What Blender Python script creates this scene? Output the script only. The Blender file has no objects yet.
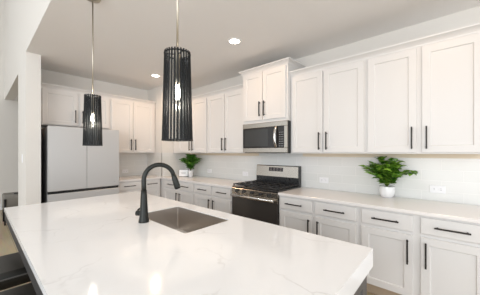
import bpy, bmesh, math, random
from mathutils import Vector, Matrix
random.seed(7)
S = bpy.context.scene
C = S.collection
PI = math.pi

# ------------------------------------------------------------------ camera
cam_d = bpy.data.cameras.new('camera')
cam_d.sensor_width = 36.0
cam_d.sensor_fit = 'HORIZONTAL'
cam_d.lens = 235.6 / 480 * 36
cam_d.shift_x = 0.0080
cam_d.shift_y = 0.0100
cam_d.clip_start = 0.02
cam = bpy.data.objects.new('camera', cam_d)
C.objects.link(cam)
cam.location = (0, 0, 1.295)
cam.rotation_euler = (PI / 2, 0, math.radians(-47.79))
S.camera = cam

# ------------------------------------------------------------------ world, fill lights, exposure
w = bpy.data.worlds.new('daylight')
S.world = w
w.use_nodes = True
bg = w.node_tree.nodes['Background']
bg.inputs['Color'].default_value = (0.93, 0.97, 1.0, 1)
bg.inputs['Strength'].default_value = 1.13


def area(name, loc, aim, sx, sy, power, color):
    l = bpy.data.lights.new(name, 'AREA')
    l.shape = 'RECTANGLE'
    l.size, l.size_y, l.energy, l.color = sx, sy, power, color
    o = bpy.data.objects.new(name, l)
    C.objects.link(o)
    o.location = loc
    o.rotation_euler = (Vector(aim) - Vector(loc)).to_track_quat('-Z', 'Y').to_euler()
    return o


# added fill lights left of and behind the camera, aimed upward; no windows built
area('fill_light', (-3.6, -0.5, 1.5), (1.2, 1.6, 1.6), 3.6, 2.6, 98, (0.96, 0.98, 1.0))
area('fill_light', (0.6, -3.4, 1.2), (1.6, 1.0, 1.9), 3.0, 2.2, 24, (0.98, 0.99, 1.0))

vs = S.view_settings
vs.view_transform = 'Standard'
vs.look = 'None'
vs.gamma = 1.0
vs.use_curve_mapping = False
vs.exposure = 0.33


# ------------------------------------------------------------------ materials
def mat(name, col, rough=0.5, metal=0.0, spec=0.5, coat=0.0, bump=None, emit=None, estr=1.0):
    m = bpy.data.materials.new(name)
    m.use_nodes = True
    nt = m.node_tree
    b = nt.nodes['Principled BSDF']
    b.inputs['Base Color'].default_value = (*col, 1)
    b.inputs['Roughness'].default_value = rough
    b.inputs['Metallic'].default_value = metal
    b.inputs['Specular IOR Level'].default_value = spec
    b.inputs['Coat Weight'].default_value = coat
    if emit:
        b.inputs['Emission Color'].default_value = (*emit, 1)
        b.inputs['Emission Strength'].default_value = estr
    # every surface gets a faint procedural variation
    tc = nt.nodes.new('ShaderNodeTexCoord')
    nz = nt.nodes.new('ShaderNodeTexNoise')
    nz.inputs['Scale'].default_value = bump[0] if bump else 40
    nz.inputs['Detail'].default_value = 3
    nt.links.new(tc.outputs['Object'], nz.inputs['Vector'])
    if bump:
        bp = nt.nodes.new('ShaderNodeBump')
        bp.inputs['Strength'].default_value = bump[1]
        bp.inputs['Distance'].default_value = 0.002
        nt.links.new(nz.outputs['Fac'], bp.inputs['Height'])
        nt.links.new(bp.outputs['Normal'], b.inputs['Normal'])
    else:
        mr = nt.nodes.new('ShaderNodeMapRange')
        mr.inputs['To Min'].default_value = max(0, rough - 0.03)
        mr.inputs['To Max'].default_value = min(1, rough + 0.03)
        nt.links.new(nz.outputs['Fac'], mr.inputs['Value'])
        nt.links.new(mr.outputs['Result'], b.inputs['Roughness'])
    return m


def nodes_of(m):
    nt = m.node_tree
    return nt, nt.nodes['Principled BSDF'], nt.nodes.new, nt.links.new


M = {}
M['cab'] = mat('white_cabinet_paint', (0.73, 0.715, 0.70), 0.38)
M['wall'] = mat('warm_white_wall_paint', (0.765, 0.74, 0.70), 0.85, bump=(180, 0.15))
M['ceil'] = mat('ceiling_paint', (0.84, 0.825, 0.81), 0.95, bump=(120, 0.25))
M['trim'] = mat('white_trim_paint', (0.82, 0.82, 0.80), 0.4)
M['birch'] = mat('birch_underside', (0.72, 0.55, 0.36), 0.5)
M['tan'] = mat('tan_tile_top_shading', (0.78, 0.70, 0.57), 0.5)  # shading tone for the strip along the tile top
M['handle'] = mat('dark_bronze_metal', (0.035, 0.032, 0.03), 0.42, 0.6)
M['steel'] = mat('brushed_steel', (0.44, 0.405, 0.36), 0.26, 1.0)
M['sinksteel'] = mat('satin_sink_steel', (0.64, 0.60, 0.56), 0.36, 1.0)
M['chrome'] = mat('polished_steel', (0.80, 0.79, 0.77), 0.14, 1.0)
M['fridge'] = mat('pale_silver_panel', (0.55, 0.55, 0.55), 0.42, 0.25)
M['fridgeside'] = mat('grey_fridge_side', (0.20, 0.20, 0.205), 0.5)
M['black'] = mat('black_enamel', (0.018, 0.018, 0.019), 0.28)
M['iron'] = mat('cast_iron', (0.022, 0.022, 0.023), 0.55)
M['glassblk'] = mat('black_oven_glass', (0.022, 0.020, 0.019), 0.06, spec=0.4)
M['oven'] = mat('dark_oven_door', (0.045, 0.040, 0.037), 0.22)
M['mesh'] = mat('grey_microwave_window', (0.035, 0.035, 0.034), 0.15)
M['grey'] = mat('pale_grey_print', (0.45, 0.45, 0.45), 0.5)
M['display'] = mat('display_black', (0.03, 0.025, 0.025), 0.1)
M['digits'] = mat('display_digits', (0.30, 0.22, 0.20), 0.4)
M['faucet'] = mat('gunmetal_black', (0.026, 0.028, 0.026), 0.38, 0.6)
M['island'] = mat('charcoal_island_paint', (0.085, 0.082, 0.08), 0.45)
M['leather'] = mat('black_leather', (0.012, 0.011, 0.009), 0.38, bump=(260, 0.3))
M['piping'] = mat('grey_leather_piping', (0.10, 0.095, 0.09), 0.3)  # lighter grey than the seat leather
M['blackmetal'] = mat('black_metal', (0.02, 0.02, 0.02), 0.4, 0.5)
M['brass'] = mat('satin_nickel', (0.48, 0.44, 0.37), 0.32, 1.0)
M['ceramic'] = mat('white_ceramic', (0.86, 0.86, 0.88), 0.2)
M['soil'] = mat('potting_soil', (0.03, 0.02, 0.012), 0.95, bump=(90, 0.8))
M['plate'] = mat('white_plastic', (0.88, 0.88, 0.90), 0.3)
M['slot'] = mat('outlet_slot', (0.24, 0.24, 0.25), 0.5)
M['fabric'] = mat('grey_brown_fabric', (0.24, 0.225, 0.20), 0.9, bump=(300, 0.5))
M['bulb'] = mat('glowing_bulb', (1, 1, 1), 0.3, emit=(1.0, 0.93, 0.82), estr=14)
M['lens'] = mat('lit_downlight_lens', (1, 1, 1), 0.4, emit=(1.0, 0.90, 0.76), estr=9)
M['stem'] = mat('plant_stem', (0.10, 0.16, 0.03), 0.6)


def leaf_mat(name, c0, c1):
    m = mat(name, c0, 0.35)
    nt, b, N, L = nodes_of(m)
    tc = N('ShaderNodeTexCoord'); nz = N('ShaderNodeTexNoise'); cr = N('ShaderNodeValToRGB')
    nz.inputs['Scale'].default_value = 22
    cr.color_ramp.elements[0].position = 0.35
    cr.color_ramp.elements[0].color = (*c0, 1)
    cr.color_ramp.elements[1].position = 0.68
    cr.color_ramp.elements[1].color = (*c1, 1)
    L(tc.outputs['Object'], nz.inputs['Vector']); L(nz.outputs['Fac'], cr.inputs['Fac']); L(cr.outputs['Color'], b.inputs['Base Color'])
    return m


M['leaf'] = leaf_mat('glossy_green_leaf', (0.05, 0.20, 0.015), (0.30, 0.52, 0.06))
M['leafdk'] = leaf_mat('deep_green_leaf', (0.03, 0.15, 0.02), (0.18, 0.42, 0.05))


def quartz(name):
    m = mat(name, (0.86, 0.855, 0.85), 0.10, spec=0.4)
    nt, b, N, L = nodes_of(m)
    tc = N('ShaderNodeTexCoord')
    wn = N('ShaderNodeTexNoise'); wn.inputs['Scale'].default_value = 2.2; wn.inputs['Detail'].default_value = 5
    mx = N('ShaderNodeVectorMath'); mx.operation = 'SCALE'; mx.inputs['Scale'].default_value = 0.55
    ad = N('ShaderNodeVectorMath'); ad.operation = 'ADD'
    L(tc.outputs['Object'], wn.inputs['Vector']); L(wn.outputs['Color'], mx.inputs[0])
    L(tc.outputs['Object'], ad.inputs[0]); L(mx.outputs[0], ad.inputs[1])
    vn = N('ShaderNodeTexVoronoi'); vn.feature = 'DISTANCE_TO_EDGE'; vn.inputs['Scale'].default_value = 2.7
    L(ad.outputs[0], vn.inputs['Vector'])
    vein = N('ShaderNodeMapRange')
    vein.inputs['From Min'].default_value = 0.0; vein.inputs['From Max'].default_value = 0.022
    vein.inputs['To Min'].default_value = 1.0; vein.inputs['To Max'].default_value = 0.0
    L(vn.outputs['Distance'], vein.inputs['Value'])
    mask = N('ShaderNodeTexNoise'); mask.inputs['Scale'].default_value = 4.5; mask.inputs['Detail'].default_value = 4
    L(tc.outputs['Object'], mask.inputs['Vector'])
    mk = N('ShaderNodeMapRange'); mk.inputs['From Min'].default_value = 0.47; mk.inputs['From Max'].default_value = 0.66
    L(mask.outputs['Fac'], mk.inputs['Value'])
    mul = N('ShaderNodeMath'); mul.operation = 'MULTIPLY'
    L(vein.outputs['Result'], mul.inputs[0]); L(mk.outputs['Result'], mul.inputs[1])
    mul2 = N('ShaderNodeMath'); mul2.operation = 'MULTIPLY'; mul2.inputs[1].default_value = 0.34
    L(mul.outputs[0], mul2.inputs[0])
    mixc = N('ShaderNodeMix'); mixc.data_type = 'RGBA'
    mixc.inputs[6].default_value = (0.88, 0.885, 0.895, 1); mixc.inputs[7].default_value = (0.46, 0.45, 0.44, 1)
    L(mul2.outputs[0], mixc.inputs[0]); L(mixc.outputs[2], b.inputs['Base Color'])
    return m


M['quartz'] = quartz('veined_white_quartz')
M['counter'] = mat('warm_white_quartz', (0.83, 0.80, 0.785), 0.18)


def tile_mat():
    m = mat('pale_grey_glazed_tile', (0.66, 0.665, 0.65), 0.16)
    nt, b, N, L = nodes_of(m)
    tc = N('ShaderNodeTexCoord'); sp = N('ShaderNodeSeparateXYZ'); sm = N('ShaderNodeMath'); cb = N('ShaderNodeCombineXYZ')
    L(tc.outputs['Object'], sp.inputs[0]); L(sp.outputs['X'], sm.inputs[0]); L(sp.outputs['Y'], sm.inputs[1])
    L(sm.outputs[0], cb.inputs['X']); L(sp.outputs['Z'], cb.inputs['Y'])
    br = N('ShaderNodeTexBrick')
    br.inputs['Scale'].default_value = 1.0
    br.inputs['Brick Width'].default_value = 0.305
    br.inputs['Row Height'].default_value = 0.102
    br.inputs['Mortar Size'].default_value = 0.0022
    br.inputs['Mortar Smooth'].default_value = 0.2
    br.inputs['Color1'].default_value = (0.76, 0.765, 0.745, 1)
    br.inputs['Color2'].default_value = (0.79, 0.79, 0.775, 1)
    br.inputs['Mortar'].default_value = (0.86, 0.855, 0.84, 1)
    L(cb.outputs[0], br.inputs['Vector']); L(br.outputs['Color'], b.inputs['Base Color'])
    bp = N('ShaderNodeBump'); bp.inputs['Strength'].default_value = 0.35; bp.inputs['Distance'].default_value = 0.002; bp.invert = True
    L(br.outputs['Fac'], bp.inputs['Height']); L(bp.outputs['Normal'], b.inputs['Normal'])
    return m


M['tile'] = tile_mat()


def plank_mat():
    m = mat('oak_plank_floor', (0.42, 0.33, 0.23), 0.4)
    nt, b, N, L = nodes_of(m)
    tc = N('ShaderNodeTexCoord'); mp = N('ShaderNodeMapping'); mp.inputs['Rotation'].default_value = (0, 0, PI / 2)
    br = N('ShaderNodeTexBrick'); br.inputs['Scale'].default_value = 1
    br.inputs['Brick Width'].default_value = 1.25; br.inputs['Row Height'].default_value = 0.178
    br.inputs['Mortar Size'].default_value = 0.002
    br.inputs['Color1'].default_value = (0.58, 0.46, 0.31, 1); br.inputs['Color2'].default_value = (0.46, 0.355, 0.235, 1)
    br.inputs['Mortar'].default_value = (0.14, 0.10, 0.07, 1)
    L(tc.outputs['Object'], mp.inputs['Vector']); L(mp.outputs[0], br.inputs['Vector'])
    mp2 = N('ShaderNodeMapping'); mp2.inputs['Scale'].default_value = (30, 2, 30)
    nz = N('ShaderNodeTexNoise'); nz.inputs['Scale'].default_value = 1; nz.inputs['Detail'].default_value = 5
    L(tc.outputs['Object'], mp2.inputs['Vector']); L(mp2.outputs[0], nz.inputs['Vector'])
    mx = N('ShaderNodeMix'); mx.data_type = 'RGBA'; mx.blend_type = 'MULTIPLY'; mx.inputs[0].default_value = 0.45
    L(br.outputs['Color'], mx.inputs[6]); L(nz.outputs['Color'], mx.inputs[7]); L(mx.outputs[2], b.inputs['Base Color'])
    return m


M['floor'] = plank_mat()
M['toe'] = mat('brown_wood_toe_kick', (0.46, 0.36, 0.26), 0.5)


def smoke_glass():
    m = bpy.data.materials.new('smoked_glass')
    m.use_nodes = True
    nt = m.node_tree
    nt.nodes.clear()
    N, L = nt.nodes.new, nt.links.new
    out = N('ShaderNodeOutputMaterial'); tr = N('ShaderNodeBsdfTransparent'); gl = N('ShaderNodeBsdfGlossy'); mx = N('ShaderNodeMixShader')
    tr.inputs['Color'].default_value = (0.80, 0.82, 0.82, 1)
    gl.inputs['Color'].default_value = (0.35, 0.35, 0.36, 1); gl.inputs['Roughness'].default_value = 0.25
    fr = N('ShaderNodeFresnel'); fr.inputs['IOR'].default_value = 1.5
    L(fr.outputs[0], mx.inputs[0]); L(tr.outputs[0], mx.inputs[1]); L(gl.outputs[0], mx.inputs[2]); L(mx.outputs[0], out.inputs['Surface'])
    return m


M['smoke'] = smoke_glass()
M['rod'] = mat('black_shade_rod', (0.012, 0.013, 0.014), 0.6, 0.0, spec=0.2)


# ------------------------------------------------------------------ mesh building
class MB:
    def __init__(self, tf=None):
        self.bm = bmesh.new()
        self.tf = tf
        self.mi = 0

    def v(self, p):
        return self.bm.verts.new(self.tf(p) if self.tf else p)

    def face(self, vs, smooth=False):
        try:
            f = self.bm.faces.new(vs)
        except ValueError:
            return None
        f.smooth = smooth
        f.material_index = self.mi
        return f

    def loft(self, loops, cap0=True, cap1=True, smooth=False, closed=True):
        rings = [[self.v(p) for p in l] for l in loops]
        n = len(rings[0])
        for a, b in zip(rings, rings[1:]):
            for i in range(n if closed else n - 1):
                j = (i + 1) % n
                self.face([a[i], a[j], b[j], b[i]], smooth)
        if cap0:
            self.face(list(reversed(rings[0])))
        if cap1:
            self.face(rings[-1])
        return self

    def box(self, x0, x1, y0, y1, z0, z1, bev=0.0):
        b = min(bev, (x1 - x0) / 2.01, (y1 - y0) / 2.01, (z1 - z0) / 2.01)
        def r(i, z):
            return [(x0 + i, y0 + i, z), (x1 - i, y0 + i, z), (x1 - i, y1 - i, z), (x0 + i, y1 - i, z)]
        if b <= 0:
            return self.loft([r(0, z0), r(0, z1)])
        return self.loft([r(b, z0), r(0, z0 + b), r(0, z1 - b), r(b, z1)])

    def tube(self, pts, rads, seg=12, caps=True, smooth=True):
        pts = [Vector(p) for p in pts]
        if not isinstance(rads, (list, tuple)):
            rads = [rads] * len(pts)
        loops, up = [], None
        for i, p in enumerate(pts):
            t = (pts[min(i + 1, len(pts) - 1)] - pts[max(i - 1, 0)]).normalized()
            if up is None:
                up = Vector((0, 0, 1)) if abs(t.z) < 0.9 else Vector((1, 0, 0))
            a = t.cross(up).normalized()
            up = a.cross(t).normalized()
            loops.append([tuple(p + rads[i] * (math.cos(q) * a + math.sin(q) * up)) for q in (2 * PI * k / seg for k in range(seg))])
        return self.loft(loops, caps, caps, smooth)

    def lathe(self, c, prof, seg=24, cap0=True, cap1=True, smooth=True, flute=0, amp=0):
        loops = []
        for r, z in prof:
            l = []
            for k in range(seg):
                q = 2 * PI * k / seg
                rr = r + (amp * math.cos(flute * q) if flute else 0)
                l.append((c[0] + rr * math.cos(q), c[1] + rr * math.sin(q), c[2] + z))
            loops.append(l)
        return self.loft(loops, cap0, cap1, smooth)

    def rbox(self, x0, x1, y0, y1, z0, z1, r, seg=5, rt=0.0):
        """box with rounded plan corners and a softly rounded top"""
        loops = [rrect(x0, x1, y0, y1, r, z0, seg)]
        k = 4 if rt else 0
        loops.append(rrect(x0, x1, y0, y1, r, z1 - rt, seg))
        for i in range(1, k + 1):
            q = PI / 2 * i / k
            o = rt * (1 - math.cos(q))
            loops.append(rrect(x0 + o, x1 - o, y0 + o, y1 - o, max(r - o, 0.003), z1 - rt + rt * math.sin(q), seg))
        return self.loft(loops, smooth=bool(rt))

    def build(self, name, m, parent=None, base=None):
        """links the shape as one mesh object; coordinates are kept relative to the parent thing's base"""
        off = Vector(base) if base is not None else (parent['_base_v'] if parent is not None and '_base_v' in parent else None)
        bmesh.ops.recalc_face_normals(self.bm, faces=self.bm.faces)
        if off is not None:
            bmesh.ops.translate(self.bm, verts=self.bm.verts, vec=-Vector(off))
        me = bpy.data.meshes.new(name)
        self.bm.to_mesh(me)
        self.bm.free()
        for x in (m if isinstance(m, (list, tuple)) else [m]):
            me.materials.append(x)
        o = bpy.data.objects.new(name, me)
        C.objects.link(o)
        if parent is not None:
            o.parent = parent
            if off is not None:
                BASES[o] = Vector(off)
        elif base is not None:
            o.location = base
        return o


BASES = {}


def rrect(x0, x1, y0, y1, r, z, seg=5):
    out = []
    for cx, cy, q0 in ((x1 - r, y1 - r, 0), (x0 + r, y1 - r, PI / 2), (x0 + r, y0 + r, PI), (x1 - r, y0 + r, 1.5 * PI)):
        for k in range(seg + 1):
            q = q0 + PI / 2 * k / seg
            out.append((cx + r * math.cos(q), cy + r * math.sin(q), z))
    return out


def thing(name, loc, label, cat, group=None):
    o = bpy.data.objects.new(name, None)
    o.empty_display_size = 0.1
    C.objects.link(o)
    o.location = loc
    tag(o, label, cat, group)
    BASES[o] = Vector(loc)
    return o


def tag(o, label=None, cat=None, group=None, kind=None):
    for k, x in (('label', label), ('category', cat), ('group', group), ('kind', kind)):
        if x:
            o[k] = x
    return o


def part(name, mb, m, parent, label=None):
    o = mb.build(name, m, parent, BASES[parent])
    BASES[o] = BASES[parent]
    if label:
        o['label'] = label
    return o


def struct(name, mb, m):
    return tag(mb.build(name, m), kind='structure')


# ------------------------------------------------------------------ room
CE, CT, CB, UB = 2.594, 0.824, 0.794, 1.282
XW, YW = 3.0, 4.72
FR, FF = 2.39, 4.11          # base cabinet face planes (range wall, fridge wall)
UR, UF = 2.67, 4.39          # wall cabinet face planes

struct('floor', MB().box(-5, 3.2, -3.6, 7.6, -0.05, 0), M['floor'])
struct('ceiling', MB().box(0.4285, 3.2, -3.6, 4.75, CE, CE + 0.12), M['ceil'])
struct('ceiling_living', MB().box(-5, 0.43, -3.6, 7.6, 5.1, 5.22), M['ceil'])
struct('wall_right', MB().box(XW, XW + 0.15, -3.6, 4.87, 0, CE), M['wall'])
struct('wall_back', MB().box(0.58, XW, YW, YW + 0.15, 0, CE), M['wall'])
struct('wall_left_end', MB().box(0.4274, 0.58, 4.05, 4.87, 0, CE + 0.005), M['wall'])
struct('wall_left_header', MB().box(0.4274, 0.58, -3.6, 7.46, CE + 0.005, 5.1), M['wall'])
struct('wall_hall_header', MB().box(0.4274, 0.58, 4.87, 7.46, 2.49, CE + 0.005), M['wall'])
struct('wall_far', MB().box(-5, 3.2, 7.46, 7.6, 0, 5.1), M['wall'])
struct('wall_hall_right', MB().box(3.0, 3.15, 4.87, 7.46, 0, 2.49), M['wall'])
struct('ceiling_hall', MB().box(0.58, 3.15, 4.87, 7.46, 2.49, 2.58), M['ceil'])
struct('wall_corner', MB().box(2.42, XW, 4.14, YW, 0, CE), M['wall'])
b = MB(); b.box(-5, 0.4, 7.445, 7.46, 0, 0.13, 0.004); b.box(0.4, 3.0, 7.445, 7.46, 0, 0.13, 0.004)
struct('baseboard_far', b, M['trim'])
b = MB(); b.box(0.4144, 0.4274, 4.05, 4.87, 0, 0.13, 0.004)
struct('baseboard_left', b, M['trim'])

# glazed tile between counters and wall cabinets
b = MB()
b.box(XW - 0.008, XW, -0.9, 1.46, CT, UB + 0.002)
b.box(XW - 0.008, XW, 1.46, 2.28, 0.70, 1.34)
b.box(XW - 0.008, XW, 2.28, 4.14, CT, UB + 0.002)
b.box(2.412, XW, 4.132, 4.14, CT, UB + 0.006)
b.box(2.412, 2.42, 4.132, YW, CT, UB + 0.006)
b.box(1.56, 2.42, YW - 0.008, YW, CT, UB + 0.002)
struct('wall_tile_backsplash', b, M['tile'])
b = MB()  # thin tan strips paint the shading along the top of the tile
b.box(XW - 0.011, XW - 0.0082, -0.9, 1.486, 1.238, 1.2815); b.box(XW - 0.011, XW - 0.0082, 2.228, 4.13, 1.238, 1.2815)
struct('tile_top_shading', b, M['tan'])


# ------------------------------------------------------------------ cabinets
def tfR(face):      # (a along wall, b out from the face, z) on the range wall
    return lambda p: (face - p[1], p[0], p[2])


def tfF(face):      # on the fridge wall
    return lambda p: (p[0], face - p[1], p[2])


def rect(a0, a1, z0, z1, i, b):
    return [(a0 + i, b, z0 + i), (a1 - i, b, z0 + i), (a1 - i, b, z1 - i), (a0 + i, b, z1 - i)]


def shaker(tf, a0, a1, z0, z1, fw=0.057):
    return MB(tf).loft([rect(a0, a1, z0, z1, 0, 0.0005), rect(a0, a1, z0, z1, 0, 0.017), rect(a0, a1, z0, z1, 0.002, 0.019),
                        rect(a0, a1, z0, z1, fw, 0.019), rect(a0, a1, z0, z1, fw + 0.004, 0.015), rect(a0, a1, z0, z1, fw + 0.006, 0.010)])


def slab(tf, a0, a1, z0, z1):
    return MB(tf).loft([rect(a0, a1, z0, z1, 0, 0.0005), rect(a0, a1, z0, z1, 0, 0.015), rect(a0, a1, z0, z1, 0.004, 0.019)])


def pull(tf, a, z, length, vertical):
    m = MB(tf)
    r = 0.0058
    if vertical:
        m.box(a - r, a + r, 0.042, 0.053, z - length / 2, z + length / 2, 0.002)
        for s in (-1, 1):
            zz = z + s * (length / 2 - 0.018)
            m.box(a - 0.005, a + 0.005, 0.018, 0.044, zz - 0.005, zz + 0.005)
    else:
        m.box(a - length / 2, a + length / 2, 0.042, 0.053, z - r, z + r, 0.002)
        for s in (-1, 1):
            aa = a + s * (length / 2 - 0.018)
            m.box(aa - 0.005, aa + 0.005, 0.018, 0.044, z - 0.005, z + 0.005)
    return m


CROWN = [(-0.012, -0.058), (0.004, -0.058), (0.006, -0.046), (0.018, -0.030), (0.034, -0.018), (0.046, -0.012), (0.048, 0.0), (-0.012, 0.0)]


def crown(tf, a0, a1, depth, z, ol=0, orr=0):
    m = MB(tf)
    loops = []
    for b_, dz in CROWN:
        bb = max(b_, 0.0) if (ol or orr) else b_
        loops.append([(a0 - bb * ol, -depth, z + dz), (a0 - bb * ol, b_, z + dz), (a1 + bb * orr, b_, z + dz), (a1 + bb * orr, -depth, z + dz)])
    return m.loft(loops)


def wall_unit(name, wall, face, depth, a0, a1, z0, ztop, doors, hz, label, group, ol=0, orr=0, hl=0.2, dgap=0.012, under=True):
    tf = (tfR if wall == 'R' else tfF)(face)
    mid = (a0 + a1) / 2
    base = tf((mid, -depth / 2, z0))
    t = thing(name, base, label, 'cabinet', group)
    zf = ztop - 0.05
    part('body', MB(tf).box(a0 + 0.0005, a1 - 0.0005, -depth, 0, z0 + (0.006 if under else 0), zf), M['cab'], t)
    if under:
        m = MB(tf)
        m.box(a0 + 0.0005, a1 - 0.0005, -0.018, 0, z0, z0 + 0.006)
        part('light_rail', m, M['cab'], t)
        part('underside', MB(tf).box(a0 + 0.001, a1 - 0.001, -depth + 0.001, -0.0185, z0 + 0.003, z0 + 0.0058), M['birch'], t, 'natural wood underside')
    part('crown', crown(tf, a0, a1, depth, ztop, ol, orr), M['cab'], t)
    for d0, d1, hs in doors:
        d = part('door', shaker(tf, d0, d1, z0 + dgap, ztop - 0.075), M['cab'], t)
        ha = d0 + 0.033 if hs < 0 else d1 - 0.033
        part('handle', pull(tf, ha, hz + hl / 2, hl, True), M['handle'], d, 'dark bronze bar handle')
    return t


G1 = 'white shaker wall cabinets'
wall_unit('wall_cabinet', 'R', UR, 0.33, -0.22, 0.634, UB, 2.302, [(0.222, 0.614, -1), (-0.2, 0.184, 1)], 1.325,
          'white two-door wall cabinet above the potted plant in the round pot', G1)
wall_unit('wall_cabinet', 'R', UR, 0.33, 0.634, 1.4895, UB, 2.302, [(1.079, 1.468, -1), (0.650, 1.060, 1)], 1.325,
          'white two-door wall cabinet directly beside the microwave, on the round pot side', G1)
wall_unit('wall_cabinet', 'R', UR, 0.33, 2.2265, 3.08, UB, 2.302, [(2.665, 3.065, -1), (2.255, 2.652, 1)], 1.325,
          'white two-door wall cabinet beside the microwave, on the small plant side', G1)
wall_unit('wall_cabinet', 'R', UR, 0.33, 3.08, 4.13, UB, 2.302, [(3.516, 3.940, -1), (3.098, 3.503, 1)], 1.325,
          'white two-door wall cabinet above the small plant, next to the corner column', G1)
wall_unit('wall_cabinet', 'R', 2.60, 0.40, 1.490, 2.226, 1.696, 2.455, [(1.872, 2.200, -1), (1.514, 1.862, 1)], 1.780,
          'short raised white wall cabinet with two doors directly above the microwave', G1, 1, 1, dgap=0.036, under=False)
wall_unit('wall_cabinet', 'F', UF, 0.33, 0.585, 1.560, 1.700, 2.302, [(0.640, 1.080, 1), (1.112, 1.545, -1)], 1.755,
          'short white wall cabinet with two doors above the refrigerator', G1, hl=0.2, under=False)
wall_unit('wall_cabinet', 'F', UF, 0.33, 1.560, 2.408, UB, 2.302, [(1.580, 1.953, 1), (1.968, 2.365, -1)], 1.335,
          'white wall cabinet with two doors between the refrigerator and the corner column', G1)


def base_unit(wall, face, a0, a1, drawers, doors, label, group='white shaker base cabinets', hlen=0.2):
    tf = (tfR if wall == 'R' else tfF)(face)
    t = thing('base_cabinet', tf(((a0 + a1) / 2, -0.29, 0)), label, 'cabinet', group)
    part('body', MB(tf).box(a0 + 0.0005, a1 - 0.0005, -0.585, 0, 0.105, CB), M['cab'], t)
    part('toe_kick', MB(tf).box(a0 + 0.0005, a1 - 0.0005, -0.585, -0.06, 0.0, 0.105), M['toe'], t, 'brown wooden toe kick')
    for d0, d1, ha in drawers:
        d = part('drawer', slab(tf, d0, d1, 0.650, 0.780), M['cab'], t)
        part('handle', pull(tf, ha, 0.715, hlen, False), M['handle'], d, 'dark bronze bar handle')
    for d0, d1, hs in doors:
        d = part('door', shaker(tf, d0, d1, 0.113, 0.622), M['cab'], t)
        ha = d0 + 0.034 if hs < 0 else d1 - 0.034
        part('handle', pull(tf, ha, 0.487, 0.2, True), M['handle'], d, 'dark bronze bar handle')
    return t


base_unit('R', FR, -0.22, 0.625, [(0.222, 0.602, 0.414), (-0.200, 0.173, -0.012)], [(0.222, 0.602, -1), (-0.200, 0.173, 1)],
          'white two-drawer two-door base cabinet below the potted plant in the round pot')
base_unit('R', FR, 0.625, 1.484, [(1.073, 1.462, 1.282), (0.648, 1.042, 0.842)], [(1.073, 1.462, -1), (0.648, 1.042, 1)],
          'white two-drawer base cabinet directly beside the range, on the round pot side')
base_unit('R', FR, 2.232, 3.075, [(2.660, 3.060, 2.855), (2.262, 2.632, 2.425)], [(2.660, 3.060, -1), (2.262, 2.632, 1)],
          'white two-drawer base cabinet directly beside the range, on the small plant side')
base_unit('R', FR, 3.075, 4.055, [(3.530, 3.990, 3.735), (3.092, 3.500, 3.310)], [(3.515, 3.990, -1), (3.092, 3.488, 1)],
          'white two-drawer base cabinet in the inner corner, below the small plant')
base_unit('F', FF, 1.565, 2.37, [(1.600, 1.985, 1.775), (2.015, 2.345, 2.185)], [(1.600, 1.985, 1), (2.015, 2.345, -1)],
          'white base cabinet with two drawers standing beside the refrigerator')
# filler in the inner corner
b = MB(); b.box(FR, FR + 0.02, 4.056, 4.132, 0.105, CB)
tag(b.build('corner_filler', M['cab']), 'narrow white corner filler post between the two cabinet runs', 'cabinet filler')

# countertops on the wall runs
b = MB(); b.box(2.365, XW - 0.009, -0.24, 1.486, CB + 0.0005, CT, 0.003)
tag(b.build('countertop', M['counter']), 'pale stone countertop holding the potted plant in the white round pot', 'countertop', 'pale stone countertops')
b = MB()
pts = [(2.365, 2.230), (XW - 0.009, 2.230), (XW - 0.009, 4.131), (2.411, 4.131), (2.411, YW - 0.009), (1.560, YW - 0.009), (1.560, 4.085), (2.365, 4.085)]
b.loft([[(x, y, CB + 0.0005) for x, y in pts], [(x, y, CT) for x, y in pts]])
tag(b.build('countertop', M['counter']), 'pale stone L-shaped corner countertop holding the small plant', 'countertop', 'pale stone countertops')

# ------------------------------------------------------------------ refrigerator
t = thing('refrigerator', (1.097, 4.35, 0), 'pale silver french-door refrigerator with flat panels against the far wall', 'refrigerator')
part('body', MB().box(0.648, 1.546, 4.035, 4.70, 0.02, 1.645, 0.004), M['fridgeside'], t, 'dark grey cabinet sides')
for x0, x1 in ((0.642, 1.0945), (1.0995, 1.552)):
    part('door', MB().box(x0, x1, 3.97, 4.03, 0.762, 1.655, 0.006), M['fridge'], t)
part('handle_recess', MB().box(0.644, 1.550, 3.995, 4.033, 0.726, 0.761), M['black'], t, 'black recessed grip between doors and drawer')
part('freezer_drawer', MB().box(0.642, 1.552, 3.97, 4.03, 0.07, 0.725, 0.006), M['fridge'], t)
for x in (0.72, 1.47):
    for y in (4.10, 4.62):
        b = MB(); b.lathe((x, y, 0), [(0.02, 0), (0.02, 0.022)], 10)
        part('foot', b, M['black'], t)
b = MB(); b.box(1.475, 1.490, 3.9685, 3.9702, 0.822, 0.834, 0.0004)
part('badge', b, M['grey'], t, 'tiny grey badge')

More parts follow.
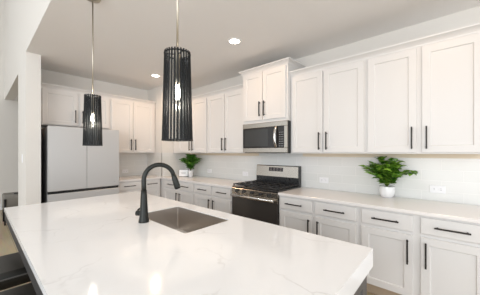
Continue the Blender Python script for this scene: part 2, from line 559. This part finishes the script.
# ------------------------------------------------------------------ range
t = thing('gas_range', (2.67, 1.867, 0), 'stainless steel gas range with black cast-iron grates and black oven door', 'stove')
Y0, Y1 = 1.490, 2.226
part('body', MB().box(2.402, 2.985, Y0, Y1, 0.03, 0.812), M['black'], t, 'black enamel sides')
for x in (2.43, 2.93):
    for y in (1.54, 2.20):
        b = MB(); b.lathe((x, y, 0), [(0.018, 0), (0.018, 0.032)], 10)
        part('foot', b, M['black'], t)
part('cooktop', MB().box(2.374, 2.93, Y0, Y1, 0.812, 0.836, 0.005), M['black'], t, 'black enamel cooktop')
part('control_panel', MB().box(2.362, 2.401, Y0, Y1, 0.752, 0.8115, 0.004), M['steel'], t)
for y in (2.125, 2.000, 1.868, 1.730, 1.605):
    k = MB(lambda p: (2.362 - p[2], 0 + p[0], 0.782 + p[1]))
    k.lathe((y, 0, 0), [(0.022, 0.0), (0.021, 0.008), (0.017, 0.012), (0.016, 0.030), (0.012, 0.033)], 18)
    k.box(y - 0.0025, y + 0.0025, -0.017, 0.017, 0.028, 0.037)
    part('knob', k, M['iron'], t, 'round dark control knob')
d = part('oven_door', MB().box(2.369, 2.401, Y0, Y1, 0.180, 0.748, 0.004), M['oven'], t, 'black glass oven door')
part('door_rail', MB().box(2.363, 2.3695, Y0, Y1, 0.690, 0.748, 0.002), M['steel'], d, 'stainless top rail')
h = MB()
h.tube([(2.318, Y0 + 0.03, 0.722), (2.318, Y1 - 0.03, 0.722)], 0.015, 14)
for y in (Y0 + 0.06, Y1 - 0.06):
    h.tube([(2.318, y, 0.722), (2.364, y, 0.722)], 0.009, 10)
part('handle', h, M['chrome'], d, 'polished tubular handle')
part('storage_drawer', MB().box(2.369, 2.401, Y0, Y1, 0.045, 0.175, 0.004), M['steel'], t)
YB = 1.512
part('backguard_base', MB().box(2.925, 2.985, YB, Y1, 0.812, 0.945), M['black'], t, 'black riser')
bgd = part('backguard', MB().loft([[(2.915, YB, 0.945), (2.985, YB, 0.945), (2.985, Y1, 0.945), (2.915, Y1, 0.945)],
                                   [(2.935, YB, 1.095), (2.985, YB, 1.095), (2.985, Y1, 1.095), (2.935, Y1, 1.095)],
                                   [(2.945, YB, 1.104), (2.985, YB, 1.104), (2.985, Y1, 1.104), (2.945, Y1, 1.104)]]), M['steel'], t)
part('end_cap', MB().box(2.912, 2.9852, YB - 0.006, YB + 0.001, 0.836, 1.104), M['black'], bgd, 'black end cap')
sl = lambda z: 2.915 + (z - 0.945) / 0.15 * 0.02
q = MB(); q.loft([[(sl(1.02) - 0.002, 1.757, 1.020), (sl(1.02) - 0.002, 1.995, 1.020), (sl(1.075) - 0.002, 1.995, 1.075), (sl(1.075) - 0.002, 1.757, 1.075)],
                  [(sl(1.02) + 0.006, 1.757, 1.020), (sl(1.02) + 0.006, 1.995, 1.020), (sl(1.075) + 0.006, 1.995, 1.075), (sl(1.075) + 0.006, 1.757, 1.075)]])
ds = part('display', q, M['display'], bgd, 'black touch display')
for i in range(4):
    q = MB()
    yy = 1.78 + i * 0.055
    for zz in (1.035, 1.058):
        q.box(sl(zz) - 0.0034, sl(zz) - 0.0018, yy, yy + 0.03, zz, zz + 0.006)
    part('touch_mark', q, M['digits'], bgd)

for (y, x, r) in ((2.06, 2.50, 0.046), (2.06, 2.78, 0.036), (1.868, 2.64, 0.05), (1.675, 2.50, 0.04), (1.675, 2.78, 0.046)):
    q = MB()
    q.lathe((x, y, 0.836), [(r, 0), (r, 0.008), (r * 0.7, 0.010), (r * 0.7, 0.017), (r * 0.5, 0.019)], 20)
    part('burner', q, M['iron'], t)
for (ya, yb) in ((1.500, 1.742), (1.746, 1.990), (1.994, 2.218)):
    q = MB()
    xa, xb, zg = 2.395, 2.905, 0.866
    s = 0.0065
    for x in (xa, xb):
        q.box(x - s, x + s, ya, yb, zg - 0.012, zg)
    for y in (ya + s, yb - s):
        q.box(xa, xb, y - s, y + s, zg - 0.012, zg)
    ym = (ya + yb) / 2
    q.box(xa, xb, ym - s, ym + s, zg - 0.012, zg + 0.002)
    for x in (2.50, 2.64, 2.78):
        q.box(x - s, x + s, ya, yb, zg - 0.012, zg + 0.002)
    for x in (xa, xb):
        for y in (ya + s, yb - s):
            q.box(x - s, x + s, y - s, y + s, 0.8365, zg - 0.010)
    part('grate', q, M['iron'], t, 'black cast-iron grate')

# ------------------------------------------------------------------ microwave
t = thing('microwave', (2.79, 1.867, 1.306), 'stainless over-range microwave with black glass door below the raised cabinet', 'microwave')
Y0, Y1, Z0, Z1 = 1.492, 2.212, 1.292, 1.692
part('body', MB().box(2.605, 2.985, Y0, Y1, Z0, Z1), M['black'], t, 'dark side casing')
fr = MB()
fr.box(2.582, 2.6045, Y0, Y1, Z1 - 0.062, Z1, 0.003)
fr.box(2.582, 2.6045, Y0, Y1, Z0, Z0 + 0.062, 0.003)
fr.box(2.582, 2.6045, Y0, Y0 + 0.040, Z0 + 0.0625, Z1 - 0.0625, 0.003)
part('front_frame', fr, M['steel'], t, 'brushed stainless front frame')
part('base_vent', MB().box(2.600, 2.980, Y0 + 0.02, Y1 - 0.02, Z0 - 0.008, Z0 - 0.0005), M['iron'], t)
d = part('door', MB().box(2.586, 2.6045, 1.640, Y1, Z0 + 0.063, Z1 - 0.063, 0.002), M['glassblk'], t, 'black glass door')
part('window', MB().box(2.5845, 2.5858, 1.780, 2.175, Z0 + 0.085, Z1 - 0.085), M['mesh'], d, 'grey mesh window')
h = MB()
hp = []
for i in range(13):
    f = i / 12
    hp.append((2.582 - 0.042 * math.sin(PI * f) ** 0.7, 1.648, Z0 + 0.070 + f * (Z1 - Z0 - 0.140)))
h.tube(hp, 0.0165, 12)
part('handle', h, M['chrome'], d, 'bowed polished handle')
k = part('keypad', MB().box(2.586, 2.6045, Y0 + 0.0405, 1.638, Z0 + 0.063, Z1 - 0.063, 0.002), M['glassblk'], t, 'black keypad')
for r_ in range(7):
    q = MB()
    for c_ in range(3):
        yy = 1.548 + c_ * 0.024
        zz = Z0 + 0.08 + r_ * 0.029
        q.box(2.5852, 2.5858, yy, yy + 0.013, zz, zz + 0.008)
    part('key_row', q, M['slot'], k)

# ------------------------------------------------------------------ island
IX0, IX1, IY0, IY1 = 0.158, 1.307, 0.279, 2.798
t = thing('island_cabinet', (0.86, 1.54, 0), 'charcoal painted kitchen island cabinet under the white quartz top', 'island')
b = MB()
b.box(0.46, 1.27, 0.31, 0.335, 0.0, CB); b.box(0.46, 1.27, 2.745, 2.77, 0.0, CB)
b.box(0.46, 0.485, 0.3355, 2.7445, 0.0, CB)
b.box(1.245, 1.27, 0.3355, 2.7445, 0.09, CB)
part('body', b, M['island'], t)
tf = tfF(0.31)
part('end_panel', MB(tf).loft([rect(0.46, 1.27, 0.01, CB - 0.06, 0, 0.0003), rect(0.46, 1.27, 0.01, CB - 0.06, 0, 0.012), rect(0.46, 1.27, 0.01, CB - 0.06, 0.07, 0.012), rect(0.46, 1.27, 0.01, CB - 0.06, 0.075, 0.004)]), M['island'], t)
tf2 = lambda p: (1.27 + p[1], p[0], p[2])
for a0, a1 in ((0.35, 0.80), (0.815, 1.13), (1.145, 1.455), (1.47, 1.78), (1.795, 2.26), (2.275, 2.74)):
    d = part('door', shaker(tf2, a0, a1, 0.11, CB - 0.02), M['island'], t)
    part('handle', pull(tf2, a1 - 0.04, 0.60, 0.2, True), M['handle'], d)

SX0, SX1, SY0, SY1 = 0.812, 1.184, 1.134, 1.758
b = MB()
bm = b.bm
outer = [bm.verts.new((x, y, CT)) for x, y in ((IX0, IY0), (IX1, IY0), (IX1, IY1), (IX0, IY1))]
inner = [bm.verts.new(p) for p in rrect(SX0, SX1, SY0, SY1, 0.013, CT, 5)]
ed = []
for l in (outer, inner):
    for i in range(len(l)):
        ed.append(bm.edges.new((l[i], l[(i + 1) % len(l)])))
bmesh.ops.triangle_fill(bm, use_beauty=True, use_dissolve=False, edges=ed)
r = bmesh.ops.extrude_face_region(bm, geom=list(bm.faces))
bmesh.ops.translate(bm, verts=[v for v in r['geom'] if isinstance(v, bmesh.types.BMVert)], vec=(0, 0, CB + 0.0005 - CT))
ct = b.build('island_countertop', M['quartz'])
tag(ct, 'large white veined quartz island top with a cutout sink', 'countertop')
BASES[ct] = Vector((0, 0, 0))
b = MB(); b.box(IX0 + 0.002, IX1, IY0 + 0.0005, IY0 + 0.025, 0.736, CB)
part('edge_apron', b, M['quartz'], ct, 'thick mitred end edge')

b = MB(); b.box(0.1605, 0.19, 0.33, 2.78, 0.730, CB); b.box(0.1905, 0.459, 2.75, 2.78, 0.730, CB)  # dark strip below the slab's left edge and far overhang
part('overhang_strip', b, M['iron'], ct, 'dark strip under the overhang')

t = thing('sink', (0.99, 1.448, 0.6), 'stainless undermount sink set in the white island top', 'sink')
b = MB()
inn = [rrect(SX0 + i_, SX1 - i_, SY0 + i_, SY1 - i_, 0.013, z, 5) for i_, z in ((0.0004, CB - 0.0004), (0.0004, CT - 0.004), (0.0022, CT - 0.004), (0.0022, 0.63))]
out_ = [rrect(SX0 - 0.022, SX1 + 0.022, SY0 - 0.022, SY1 + 0.022, 0.03, CB - 0.0005, 5), rrect(SX0 - 0.022, SX1 + 0.022, SY0 - 0.022, SY1 + 0.022, 0.03, CB - 0.003, 5),
        rrect(SX0 - 0.003, SX1 + 0.003, SY0 - 0.003, SY1 + 0.003, 0.02, CB - 0.004, 5), rrect(SX0 - 0.003, SX1 + 0.003, SY0 - 0.003, SY1 + 0.003, 0.02, 0.600, 5)]
bot = [rrect(SX0 + 0.02, SX1 - 0.02, SY0 + 0.02, SY1 - 0.02, 0.018, 0.606, 5)]
b.loft(list(reversed(out_)) + inn + bot)
part('basin', b, M['sinksteel'], t)
q = MB(); q.lathe((0.99, 1.448, 0.606), [(0.045, 0.0003), (0.045, 0.003), (0.036, 0.003), (0.03, 0.0012)], 24)
part('drain', q, M['chrome'], t)

t = thing('faucet', (0.762, 1.535, CT), 'matte black gooseneck faucet rising from the white island top', 'faucet')
FX, FY = 0.762, 1.535
b = MB(); b.lathe((FX, FY, CT), [(0.034, 0), (0.0335, 0.010), (0.029, 0.035), (0.0245, 0.10), (0.0205, 0.18), (0.0185, 0.215)], 24)
part('base', b, M['faucet'], t)
b = MB()
dirx, diry = math.cos(math.radians(-22)), math.sin(math.radians(-22))
R = 0.100
pp = [(FX, FY, CT + 0.205), (FX, FY, CT + 0.245), (FX, FY, CT + 0.285)]
for i in range(1, 17):
    q_ = PI * i / 16 * 0.93
    o_ = R * (1 - math.cos(q_))
    pp.append((FX + o_ * dirx, FY + o_ * diry, CT + 0.285 + R * math.sin(q_)))
b.tube(pp, 0.0155, 16)
part('gooseneck', b, M['faucet'], t)
e = Vector(pp[-1]); dv = (Vector(pp[-1]) - Vector(pp[-2])).normalized()
b = MB(); b.tube([e - dv * 0.005, e + dv * 0.010, e + dv * 0.022, e + dv * 0.085, e + dv * 0.100], [0.0160, 0.0175, 0.0200, 0.0225, 0.0205], 16)
part('spray_head', b, M['faucet'], t)
b = MB()
hx, hy = -0.60, 0.80
b.tube([(FX, FY, CT + 0.058), (FX + hx * 0.052, FY + hy * 0.052, CT + 0.058)], 0.018, 16)
b.tube([(FX + hx * 0.045, FY + hy * 0.045, CT + 0.058), (FX + hx * 0.050 + 0.02, FY + hy * 0.050 + 0.02, CT + 0.075), (FX + hx * 0.05 + 0.075, FY + hy * 0.05 + 0.055, CT + 0.082)], [0.008, 0.007, 0.006], 10)
part('lever', b, M['faucet'], t)


# ------------------------------------------------------------------ pendants
def pendant(x, y, label):
    zt, zb = 1.766, 1.350
    t = thing('pendant_lamp', (x, y, CE), label, 'pendant light', 'smoked pendants over the island')
    b = MB(); b.lathe((x, y, CE), [(0.058, -0.0005), (0.060, -0.012), (0.055, -0.020), (0.012, -0.024)], 28)
    part('canopy', b, M['brass'], t)
    b = MB(); b.tube([(x, y, CE - 0.02), (x, y, zt + 0.005)], 0.0052, 12)
    part('rod', b, M['brass'], t)
    sh = MB()
    sh.lathe((x, y, 0), [(0.058, zt), (0.0595, zt - 0.02), (0.0685, zb)], 64, False, False)
    sh.mi = 1
    n = 28
    for k in range(n):
        q = 2 * PI * (k + 0.5) / n
        cx, cy = math.cos(q), math.sin(q)
        p0 = (x + 0.0600 * cx, y + 0.0600 * cy, zt + 0.004)
        p1 = (x + 0.0705 * cx, y + 0.0705 * cy, zb)
        ta, ra = Vector((-cy, cx, 0)), Vector((cx, cy, 0))
        sh.loft([[tuple(Vector(p_) + ta * a_ * wd_ + ra * b_ * 0.0012) for a_, b_ in ((-1, -1), (1, -1), (1, 1), (-1, 1))] for p_, wd_ in ((p0, 0.0035), (p1, 0.0041))])
    for rr, z in ((0.0600, zt - 0.006), (0.0705, zb + 0.003)):
        ring = [(x + rr * math.cos(2 * PI * k / 48), y + rr * math.sin(2 * PI * k / 48), z) for k in range(49)]
        sh.tube(ring, 0.0032, 6, caps=False)
    part('shade', sh, [M['smoke'], M['rod']], t, 'dark ribbed smoked-glass shade')
    b = MB()
    for k in range(3):
        q = 2 * PI * k / 3 + 0.4
        b.tube([(x, y, zt - 0.006), (x + 0.059 * math.cos(q), y + 0.059 * math.sin(q), zt - 0.006)], 0.003, 6)
    part('spider', b, M['blackmetal'], t)
    b = MB(); b.lathe((x, y, 0), [(0.0065, zt + 0.006), (0.012, zt - 0.01), (0.010, zt - 0.115), (0.013, zt - 0.12), (0.013, zt - 0.150)], 16)
    part('socket', b, M['brass'], t)
    zc = zt - 0.150
    b = MB(); b.lathe((x, y, zc), [(0.008, 0.0), (0.0095, -0.012), (0.0125, -0.030), (0.0135, -0.045), (0.011, -0.060), (0.006, -0.070), (0.001, -0.073)], 18)
    part('bulb', b, M['bulb'], t, 'glowing clear bulb')
    l = bpy.data.lights.new('bulb_light', 'POINT')
    l.energy, l.color, l.shadow_soft_size = 2.6, (1.0, 0.88, 0.72), 0.012
    o = bpy.data.objects.new('bulb_light', l)
    C.objects.link(o); o.parent = t; o.location = (0, 0, zc - 0.087 - CE)
    return t


pendant(0.642, 0.959, 'dark ribbed pendant lamp hanging before the faucet, the larger looking of two')
pendant(0.653, 2.21, 'dark ribbed pendant lamp hanging in front of the refrigerator')


def downlight(x, y, label, power):
    t = thing('recessed_light', (x, y, CE), label, 'ceiling light', 'recessed ceiling lights')
    b = MB(); b.lathe((x, y, CE), [(0.085, -0.0005), (0.083, -0.006), (0.064, -0.009), (0.060, -0.004), (0.060, -0.0008)], 32, False, False)
    part('trim_ring', b, M['trim'], t)
    b = MB(); b.lathe((x, y, CE), [(0.0595, -0.0008), (0.0595, -0.004)], 32)
    part('lens', b, M['lens'], t)
    l = bpy.data.lights.new('downlight', 'AREA')
    l.shape, l.size, l.energy, l.color, l.spread = 'DISK', 0.11, power, (1.0, 0.66, 0.40), math.radians(170)
    o = bpy.data.objects.new('downlight', l)
    C.objects.link(o); o.parent = t; o.location = (0, 0, -0.014)


downlight(2.024, 1.861, 'lit round recessed ceiling light in front of the range and microwave', 3.6)
downlight(2.035, 3.688, 'lit round recessed ceiling light close to the corner column', 6)
downlight(2.03, 0.03, 'lit round recessed ceiling light near the open end of the kitchen', 2)


# ------------------------------------------------------------------ plants and small things on the counters
LIM = (2.950, 1.250)


def leaf(m, p, d, up, L, W, bend):
    """one pointed, creased and curved leaf"""
    d = d.normalized()
    s = d.cross(up)
    if s.length < 1e-3:
        s = d.cross(Vector((1, 0, 0)))
    s.normalize()
    n = s.cross(d).normalized()
    prof = ((0.0, 0.06), (0.22, 0.75), (0.45, 1.0), (0.72, 0.68), (1.0, 0.03))
    rows = []
    for f, wf in prof:
        c = p + d * (L * f) - n * (bend * L * f * f)
        if LIM:
            c = Vector((min(c.x, LIM[0]), c.y, min(c.z, LIM[1])))
        rows.append((m.v(tuple(c - s * W * wf / 2 + n * W * 0.12 * wf)), m.v(tuple(c)), m.v(tuple(c + s * W * wf / 2 + n * W * 0.12 * wf))))
    for a, b_ in zip(rows, rows[1:]):
        m.face([a[0], a[1], b_[1], b_[0]], True)
        m.face([a[1], a[2], b_[2], b_[1]], True)


def plant(c, zpot, reach, height, nstem, L, W, seed, xmax, zmax):
    rnd = random.Random(seed)
    lf, st = MB(), MB()
    base = Vector((c[0], c[1], zpot))
    for i in range(nstem):
        q = 2 * PI * (i + rnd.random() * 0.7) / nstem
        lean = rnd.uniform(0.15, 1.0)
        dx, dy = math.cos(q) * reach[0] * lean, math.sin(q) * reach[1] * lean
        hh = height * rnd.uniform(0.55, 1.0) * (1.0 - 0.35 * lean)
        pts = []
        for k in range(7):
            f = k / 6
            p = base + Vector((dx * f ** 1.2, dy * f ** 1.2, hh * (1 - (1 - f) ** 1.6)))
            p.x = min(p.x, xmax - 0.012)
            p.z = min(p.z, zmax - 0.01)
            pts.append(p)
        st.tube([tuple(p) for p in pts], [0.0028 - 0.0003 * k for k in range(7)], 5)
        for k in range(1, 7):
            for s in (-1, 1):
                d = (pts[k] - pts[k - 1]).normalized()
                side = d.cross(Vector((0, 0, 1)))
                if side.length < 0.05:
                    side = Vector((math.sin(q), -math.cos(q), 0))
                side.normalize()
                dd = (d * 0.5 + side * s * rnd.uniform(0.6, 1.0) + Vector((rnd.uniform(-.3, .3), rnd.uniform(-.3, .3), rnd.uniform(-.15, .45)))).normalized()
                ll = L * rnd.uniform(0.7, 1.1)
                tip = pts[k] + dd * ll
                if tip.x > xmax:
                    dd.x -= (tip.x - xmax) / ll
                if tip.z > zmax:
                    dd.z -= (tip.z - zmax) / ll
                leaf(lf, pts[k], dd, Vector((rnd.uniform(-.4, .1), rnd.uniform(-.3, .3), 1)), ll, W * rnd.uniform(0.8, 1.15), rnd.uniform(0.1, 0.45))
    return lf, st


t = thing('potted_plant', (2.888, 0.488, CT), 'bushy green plant in a round white pot beside the outlet on the wide counter', 'plant')
b = MB(); b.lathe((2.888, 0.488, CT), [(0.046, 0.0005), (0.056, 0.008), (0.070, 0.040), (0.074, 0.070), (0.070, 0.105), (0.067, 0.118), (0.062, 0.118), (0.061, 0.100), (0.004, 0.098)], 32)
part('pot', b, M['ceramic'], t, 'round white ceramic pot')
b = MB(); b.lathe((2.888, 0.488, CT), [(0.0602, 0.1003), (0.059, 0.108), (0.003, 0.112)], 20)
part('soil', b, M['soil'], t)
lf, st = plant((2.87, 0.488), CT + 0.105, (0.24, 0.235), 0.34, 46, 0.078, 0.054, 3, 2.985, 1.255)
part('foliage', lf, M['leaf'], t)
part('stems', st, M['stem'], t)

t = thing('potted_plant', (2.76, 3.68, CT), 'small dense green plant in a white pot beside the block sign', 'plant')
b = MB(); b.lathe((2.76, 3.68, CT), [(0.034, 0.0005), (0.042, 0.010), (0.048, 0.110), (0.050, 0.125), (0.045, 0.125), (0.043, 0.108), (0.003, 0.106)], 28)
part('pot', b, M['ceramic'], t, 'plain white pot')
b = MB(); b.lathe((2.76, 3.68, CT), [(0.0425, 0.1085), (0.041, 0.115), (0.003, 0.118)], 18)
part('soil', b, M['soil'], t)
lf, st = plant((2.76, 3.68), CT + 0.112, (0.15, 0.22), 0.36, 40, 0.085, 0.060, 11, 2.985, 1.262)
part('foliage', lf, M['leafdk'], t)
part('stems', st, M['stem'], t)

# small framed block sign
t = thing('block_sign', (2.70, 3.83, CT), 'small white block sign in a dark frame leaning beside the small plant', 'sign')
tf = lambda p: (2.70 - 0.65 * p[0] + 0.76 * (p[1] + 0.12 * p[2]), 3.83 + 0.76 * p[0] + 0.65 * (p[1] + 0.12 * p[2]), CT + p[2])
b = MB(tf); b.box(-0.085, 0.085, -0.004, 0.020, 0.0065, 0.134)
part('board', b, M['plate'], t)
b = MB(tf)
b.box(-0.094, -0.0852, -0.006, 0.022, 0.0004, 0.140); b.box(0.0852, 0.089, -0.006, 0.022, 0.0004, 0.140)
b.box(-0.085, 0.085, -0.006, 0.022, 0.1342, 0.140); b.box(-0.085, 0.085, -0.008, 0.024, 0.0004, 0.006)
part('frame', b, M['iron'], t, 'slim dark frame')
for k, wd in ((0.075, 0.05), (0.055, 0.042)):
    b = MB(tf)
    b.box(-wd, wd, -0.0046, -0.0041, k, k + 0.007)
    part('line', b, M['grey'], t)


def outlet(wall, a, z, wd, label):
    tf = (tfR(XW - 0.008) if wall == 'R' else tfF(YW - 0.008))
    t = thing('outlet', tf((a, 0, z)), label, 'outlet', 'white wall outlets')
    b = MB(tf)
    b.loft([rect(a - wd / 2, a + wd / 2, z - 0.036, z + 0.036, 0, 0.0002), rect(a - wd / 2, a + wd / 2, z - 0.036, z + 0.036, 0, 0.004), rect(a - wd / 2, a + wd / 2, z - 0.036, z + 0.036, 0.003, 0.006)])
    part('plate', b, M['plate'], t)
    for s in (-1, 1):
        aa = a + s * 0.025
        b = MB(tf); b.loft([rect(aa - 0.018, aa + 0.018, z - 0.016, z + 0.016, 0, 0.005), rect(aa - 0.018, aa + 0.018, z - 0.016, z + 0.016, 0.003, 0.0075)])
        o = part('socket', b, M['plate'], t)
        b = MB(tf)
        for dz in (-0.0065, 0.0065):
            b.box(aa - 0.006, aa + 0.006, 0.0072, 0.0079, z + dz - 0.0013, z + dz + 0.0013)
        part('slot', b, M['slot'], o)


outlet('R', 0.088, 0.938, 0.116, 'white wall outlet on the tile beside the potted plant in the round pot')
outlet('R', 1.195, 0.938, 0.116, 'white wall outlet on the tile beside the range, on the round pot side')
outlet('R', 2.507, 0.938, 0.116, 'white wall outlet on the tile just behind the gas range cooktop')
outlet('R', 3.40, 0.938, 0.116, 'white wall outlet on the tile beside the small plant')
outlet('F', 1.958, 0.925, 0.116, 'white wall outlet on the tile near the refrigerator')

t = thing('light_switch', (0.4274, 4.363, 1.21), 'small white light switch on the end of the white wall', 'switch')
tf = lambda p: (0.4274 - p[1], 4.363 + p[0], 1.21 + p[2])
b = MB(tf); b.loft([rect(-0.036, 0.036, -0.058, 0.058, 0, 0.0002), rect(-0.036, 0.036, -0.058, 0.058, 0, 0.004), rect(-0.036, 0.036, -0.058, 0.058, 0.003, 0.006)])
part('plate', b, M['plate'], t)
b = MB(tf); b.loft([rect(-0.016, 0.016, -0.033, 0.033, 0, 0.0061), rect(-0.016, 0.016, -0.033, 0.033, 0.003, 0.009)])
part('rocker', b, M['plate'], t)


# ------------------------------------------------------------------ seating
def stool(y, label):
    t = thing('counter_stool', (-0.02, y, 0), label, 'stool', 'black leather stools at the island')
    x0, x1, y0, y1 = -0.20, 0.36, y - 0.2, y + 0.2
    b = MB(); b.rbox(x0, x1, y0, y1, 0.475, 0.565, 0.07, 6, 0.035)
    st_ = part('seat', b, M['leather'], t)
    ring = [(p[0], p[1], 0.533) for p in rrect(x0 - 0.001, x1 + 0.001, y0 - 0.001, y1 + 0.001, 0.07, 0, 6)]
    ring.append(ring[0])
    b = MB(); b.tube(ring, 0.005, 8, caps=False)
    part('piping', b, M['piping'], st_)
    for sx, sy in ((x0 + 0.06, y0 + 0.06), (x1 - 0.06, y0 + 0.06), (x0 + 0.06, y1 - 0.06), (x1 - 0.06, y1 - 0.06)):
        ox = 0.03 if sx > 0 else -0.03
        oy = 0.03 if sy > y else -0.03
        b = MB(); b.tube([(sx + ox, sy + oy, 0.0), (sx, sy, 0.48)], [0.011, 0.016], 10)
        part('leg', b, M['blackmetal'], t)
    fx0, fx1, fy0, fy1 = x0 + 0.04, x1 - 0.04, y0 + 0.04, y1 - 0.04
    b = MB(); b.tube([(fx0, fy0, 0.2), (fx1, fy0, 0.2), (fx1, fy1, 0.2), (fx0, fy1, 0.2), (fx0, fy0, 0.2)], 0.008, 8)
    part('footrest', b, M['blackmetal'], t)


stool(2.17, 'black leather counter stool at the island, first from the far wall opening')
stool(1.57, 'black leather counter stool at the island, second from the far wall opening')

# low upholstered stool in the hall beyond the wall end
t = thing('ottoman_stool', (0.42, 6.0, 0), 'low grey upholstered stool with dark legs in the opening beyond the wall end', 'stool')
cx, cy = 0.47, 6.0
b = MB(); b.rbox(cx - 0.15, cx + 0.22, cy - 0.15, cy + 0.18, 0.27, 0.535, 0.03, 4, 0.02)
part('seat', b, M['fabric'], t)
for sx, sy in ((cx - 0.13, cy - 0.16), (cx + 0.20, cy - 0.16), (cx - 0.13, cy + 0.19), (cx + 0.20, cy + 0.19)):
    b = MB(); b.tube([(sx, sy, 0.0), (sx, sy, 0.46)], [0.012, 0.018], 10)
    part('leg', b, M['blackmetal'], t)
b = MB(); b.rbox(0.46, 0.56, 5.88, 5.95, 0.536, 0.556, 0.012, 4, 0.006)
tag(b.build('remote_case', M['black']), 'small black case lying on the low grey stool', 'case')

for o in list(bpy.data.objects):
    for k in [k for k in o.keys() if k.startswith('_')]:
        del o[k]
